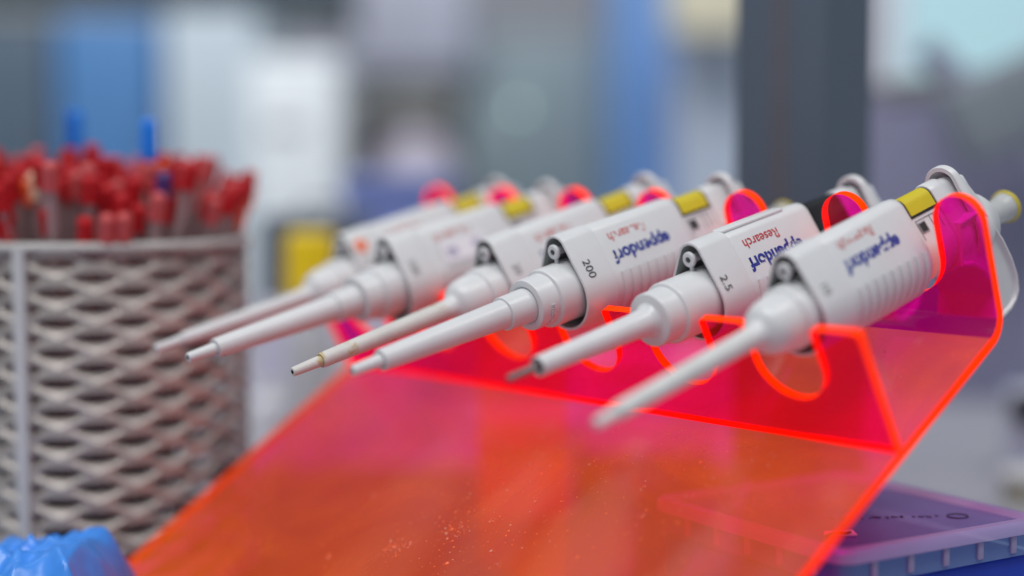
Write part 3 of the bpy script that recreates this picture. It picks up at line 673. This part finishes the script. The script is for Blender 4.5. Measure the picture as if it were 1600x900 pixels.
b = MB(); b.tube([(0, 0, 0), (-1.2, .1, 1.2), (-2.0, .1, 2.0)], .22, 12); b.build("arm", plastic("arm_grey", c((118, 122, 140)), .45), t)
b = MB(); b.rbox((-1.2, -.3, .55), (2.6, .5, 1.9), .2); hd = b.build("shade", plastic("shade_grey", c((100, 108, 116)), .5), t); hd.rotation_euler = (0, math.radians(-24), 0)
# blue tray, dark block, bottle with yellow cap, cartons on the bench behind the rack
def on_bench(u, D): p = at(u, 450, D); return (p.x, p.y, BENCH)
def bench_thing(name, label, cat, u0, u1, D, vtop, depth, vbot=None):
    p = at(u0, 450, D); W_ = (u1-u0)/FPX*D; zt = at(u0, vtop, D).z; zb = BENCH if vbot is None else at(u0, vbot, D).z
    t = thing(name, label, cat, (p.x, p.y, zb)); t.rotation_euler = (0, 0, ROOM); return t, W_, zt-zb
t, W_, H_ = bench_thing("blue_crate", "dull violet blue crate behind the farthest pipettes", "crate", 535, 700, 27, 272, 3)
b = MB(); b.rbox((0, 0, .002), (W_, 4, H_-.3), .12); b.build("body", plastic("violet_blue_plastic", c((92, 106, 158), .9), .4), t); b = MB(); b.rbox((-.06, -.06, H_-.3), (W_+.06, 4.06, H_), .1); b.build("rim", plastic("violet_blue_rim", c((96, 110, 160), .9), .4), t)
t, W_, H_ = bench_thing("pale_carton", "pale lilac carton on the bench between basket and rack", "carton", 395, 640, 22, 475, 3)
b = MB(); b.rbox((0, 0, .002), (W_, 2.5, H_), .06); b.build("body", plastic("lilac_card", c((158, 156, 174)), .7), t); b = MB(); b.rbox((W_*.25, -.012, H_*.35), (W_*.75, -.002, H_*.7), .004); b.build("label", M_paper, t)
zc = H_
t2_, W_, H_ = bench_thing("dark_case", "dark grey instrument case behind the yellow capped bottle", "case", 408, 570, 22.3, 336, 2, 474)
b = MB(); b.rbox((0, 0, 0), (W_, 1.6, H_), .1); b.build("body", plastic("charcoal_case", c((62, 70, 84)), .5), t2_); b = MB(); b.tube([(W_*.3, .8, H_), (W_*.35, .8, H_+.2), (W_*.65, .8, H_+.2), (W_*.7, .8, H_)], .04, 8); b.build("handle", M_inner, t2_)
p = at(486, 450, 20.5); t = thing("bottle", "clear bottle with a large yellow screw cap left of the far pipettes", "bottle", (p.x, p.y, BENCH)); hz = at(484, 362, 20.5).z-BENCH; hb_ = at(484, 470, 20.5).z-BENCH
b = MB(); b.lathe(fillet([(.002, .28), (.03, .31), (hb_-.55, .31), (hb_-.2, .20), (hb_+.05, .19)], .06), 28, axis='z'); b.build("body", clear_plastic("bottle_plastic", (.62, .64, .68), .35), t)
b = MB(); b.lathe(fillet([(hb_-.02, .31), (hb_+.02, .325), (hz-.05, .315), (hz, .28)], .03), 28, axis='z'); cp = b.build("cap", plastic("yellow_cap", (.93, .68, .010), .4), t)
for k in range(18):
    a = 6.283*k/18; m3 = MB(); m3.tube([(.325*math.cos(a), .325*math.sin(a), hb_+.06), (.32*math.cos(a), .32*math.sin(a), hz-.1)], .014, 5); m3.build("grip_ridge", cp.data.materials[0], cp)
p = at(425, 450, 21); t = thing("small_bottle", "small white bottle low behind the rack's left edge", "bottle", (p.x, p.y, at(425, 705, 21).z)); t['label'] = "small white bottle low on the bench beside the basket's right edge"
t.location.z = BENCH*S
hz = at(425, 600, 21).z-BENCH; b = MB(); b.lathe(fillet([(.002, .24), (.03, .27), (hz-.25, .27), (hz-.1, .14)], .05), 24, axis='z'); b.build("body", plastic("white_bottle", (.72, .73, .80), .4), t)
b = MB(); b.lathe(fillet([(hz-.11, .15), (hz, .14), (hz+.02, .1)], .02), 20, axis='z'); b.build("cap", M_white, t)
# cartons behind the slope, seen through the red sheet
t, W_, H_ = bench_thing("dark_carton", "dark grey carton standing behind the rack, seen through the red sheet", "carton", 905, 1120, 18.4, 716, 1)
b = MB(); b.rbox((0, 0, .002), (W_, 1.0, H_), .03); b.build("body", plastic("dark_card", (.14, .13, .13), .7), t); b = MB(); b.rbox((W_*.2, -.01, H_*.3), (W_*.7, -.002, H_*.6), .004); b.build("label", M_line, t)
t, W_, H_ = bench_thing("white_carton", "white carton glowing magenta through the red sheet, on the dark carton", "carton", 905, 1120, 18.4, 560, 1, 715)
b = MB(); b.rbox((0, 0, 0), (W_, 1.0, H_), .03); b.build("body", plastic("white_card", (.90, .89, .93), .6), t); b = MB(); b.rbox((-.01, -.01, H_*.8), (W_+.01, 1.01, H_+.01), .02); b.build("lid", plastic("white_card_lid", (.90, .89, .93), .6), t)
t, W_, H_ = bench_thing("reflection_box", "pale box added behind the rack in place of a pink reflection on the sheet", "box", 748, 900, 17.5, 655, 1)  # added box, stands in for a pipette's reflection on the slope
b = MB(); b.rbox((0, 0, .002), (W_, 1.0, H_*.6), .05); b.build("body", plastic("pale_reflection_box", (.62, .58, .62), .5), t); b = MB(); b.rbox((-.02, -.02, H_*.6+.004), (W_+.02, 1.02, H_), .05); b.build("lid", plastic("pale_reflection_lid", (.66, .62, .68), .4), t)
# right edge of the view
p = at(1607, 640, 20); t = thing("knob_stand", "black round knob on a white stand at the right edge of the view", "knob", (p.x, p.y, BENCH)); t.rotation_euler = (0, 0, ROOM); hz = p.z-BENCH
b = MB(); b.lathe([(-.25, .17), (-.22, .20), (.1, .20), (.12, .17)], 24, axis='z'); k = b.build("knob", M_black, t); k.location = (0, 0, hz*S); k.rotation_euler = (math.pi/2, 0, 0)
b = MB(); b.rbox((-.14, .13, .002), (.5, .6, hz+.25), .08); b.build("stand", plastic("white_stand", c((150, 152, 168)), .4), t)
p = at(1610, 450, 18.5); t = thing("beige_pot", "beige pot with a pale lid on the bench at the right edge", "pot", (p.x, p.y, BENCH)); hz = at(1600, 735, 18.5).z-BENCH
b = MB(); b.lathe(fillet([(.002, .25), (hz-.12, .28)], .03), 24, axis='z'); b.build("body", plastic("beige_pot", (.36, .35, .28), .5), t)
b = MB(); b.lathe(fillet([(hz-.118, .30), (hz-.02, .30), (hz, .26)], .02), 24, axis='z'); b.build("lid", M_white, t)
